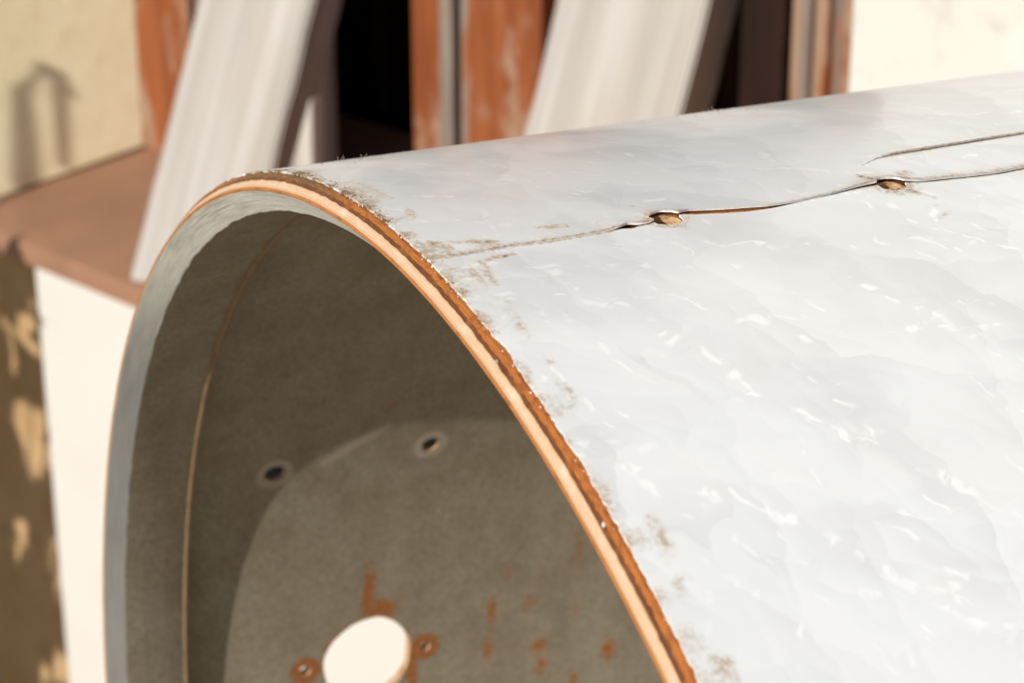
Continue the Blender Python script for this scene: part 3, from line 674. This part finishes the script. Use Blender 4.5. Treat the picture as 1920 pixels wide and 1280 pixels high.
def strip_pt(s, z): return fp(s, 0, z)
shrub = thing('potted_shrub', 'leafy shrub in a clay pot throwing dappled shade on the wall', 'shrub', (0, 0, GZ))
tgt = []
rs = random.Random(4)
for i in range(640):                      # leaves stand sunward of the wall's left strip
    s = rs.uniform(-.16, .088); z = -.04-.74*rs.random()**.9
    if any(math.hypot(s-a, (z-b)*.8) < r for a, b, r in ((.04, -.24, .040), (.07, -.36, .032), (-.01, -.55, .045), (.05, -.50, .026), (.06, -.66, .035), (.0, -.36, .026), (.05, -.13, .03))): continue
    tgt.append(strip_pt(s, z)+SUN*rs.uniform(.55, 1.0))
cx = sum(tgt, Vector())/len(tgt)
shrub.location = (cx.x, cx.y, GZ)
def leaf(bm, c, L, wd, d, nrm):
    d = d.normalized(); sd = d.cross(nrm).normalized(); up = sd.cross(d)
    a = bm.verts.new(c-d*L*.5); m1 = bm.verts.new(c+sd*wd*.5+up*.002); m2 = bm.verts.new(c-sd*wd*.5+up*.002); b = bm.verts.new(c+d*L*.5); k = bm.verts.new(c+d*L*.05-up*.003)
    for f in ((a, k, m1), (m1, k, b), (b, k, m2), (m2, k, a)): bm.faces.new(f)
bm = bmesh.new()
for c in tgt:
    leaf(bm, c, rs.uniform(.05, .085), rs.uniform(.032, .05), Vector((rs.uniform(-1, 1), rs.uniform(-1, 1), rs.uniform(-1, .2))), (SUN+Vector((rs.uniform(-.6, .6), rs.uniform(-.6, .6), rs.uniform(-.6, .6)))).normalized())
o = done(bm, 'foliage', (LEAF,), shrub, uv=False); o['kind'] = 'stuff'
def tube(bm, pts, r0, r1, seg=7):
    rows = []
    for i, p in enumerate(pts):
        d = (pts[min(i+1, len(pts)-1)]-pts[max(i-1, 0)]).normalized(); x = d.orthogonal().normalized(); yv = d.cross(x); r = r0+(r1-r0)*i/(len(pts)-1)
        rows.append([bm.verts.new(p+(x*math.cos(a)+yv*math.sin(a))*r) for a in [k*2*math.pi/seg for k in range(seg)]])
    for a, b in zip(rows[:-1], rows[1:]):
        for k in range(seg): bm.faces.new((a[k], a[(k+1) % seg], b[(k+1) % seg], b[k]))
    bm.faces.new(rows[0][::-1]); bm.faces.new(rows[-1])
bm = bmesh.new(); base = Vector((cx.x, cx.y, GZ+.30)); tube(bm, [base.lerp(cx, t)+Vector((.02*math.sin(t*6), .02*math.cos(t*5), 0)) for t in np.linspace(0, 1, 8)], .014, .006)
for c in tgt[::9]: tube(bm, [cx.lerp(base, .35).lerp(c, t)-Vector((0, 0, .05*math.sin(t*3.1))) for t in np.linspace(0, 1, 6)], .006, .0015, 5)
done(bm, 'stem', (BARK,), shrub, uv=False)
# the drooping twig whose two hanging leaves make the forked shadow on the reveal
bm = bmesh.new(); T0 = .5
RV = [(-1.70466, 0.28887, -0.16435), (-1.70466, 0.28858, -0.20677), (-1.70464, 0.28631, -0.26147), (-1.7049, 0.31361, -0.14515), (-1.70501, 0.32518, -0.15017), (-1.70501, 0.32599, -0.19544), (-1.705, 0.32444, -0.2449), (-1.70515, 0.33984, -0.17843)]
RV = [Vector(v)+SUN*T0 for v in RV]
tube(bm, [RV[3], RV[0], RV[1], RV[2]], .0030, .0060); tube(bm, [RV[3], RV[4], RV[5], RV[6]], .0042, .0026); tube(bm, [RV[3], RV[4], RV[7]], .0046, .0016)
tube(bm, [RV[2], RV[2].lerp(cx, .4), cx], .003, .005)
done(bm, 'twig', (LEAF,), shrub, uv=False)
bm = bmesh.new(); prof = [(.10, 0), (.15, .26), (.165, .26), (.165, .30), (.145, .30), (.135, .26), (.0, .25)]
rows = [[bm.verts.new(Vector((cx.x+r*math.cos(a), cx.y+r*math.sin(a), GZ+z))) for a in [k*math.pi/14 for k in range(28)]] for r, z in prof[:-1]]
for a, b in zip(rows[:-1], rows[1:]):
    for k in range(28): bm.faces.new((a[k], a[(k+1) % 28], b[(k+1) % 28], b[k]))
bm.faces.new(rows[-1]); bm.faces.new(rows[0][::-1]); done(bm, 'pot', (CLAY,), shrub, uv=False)
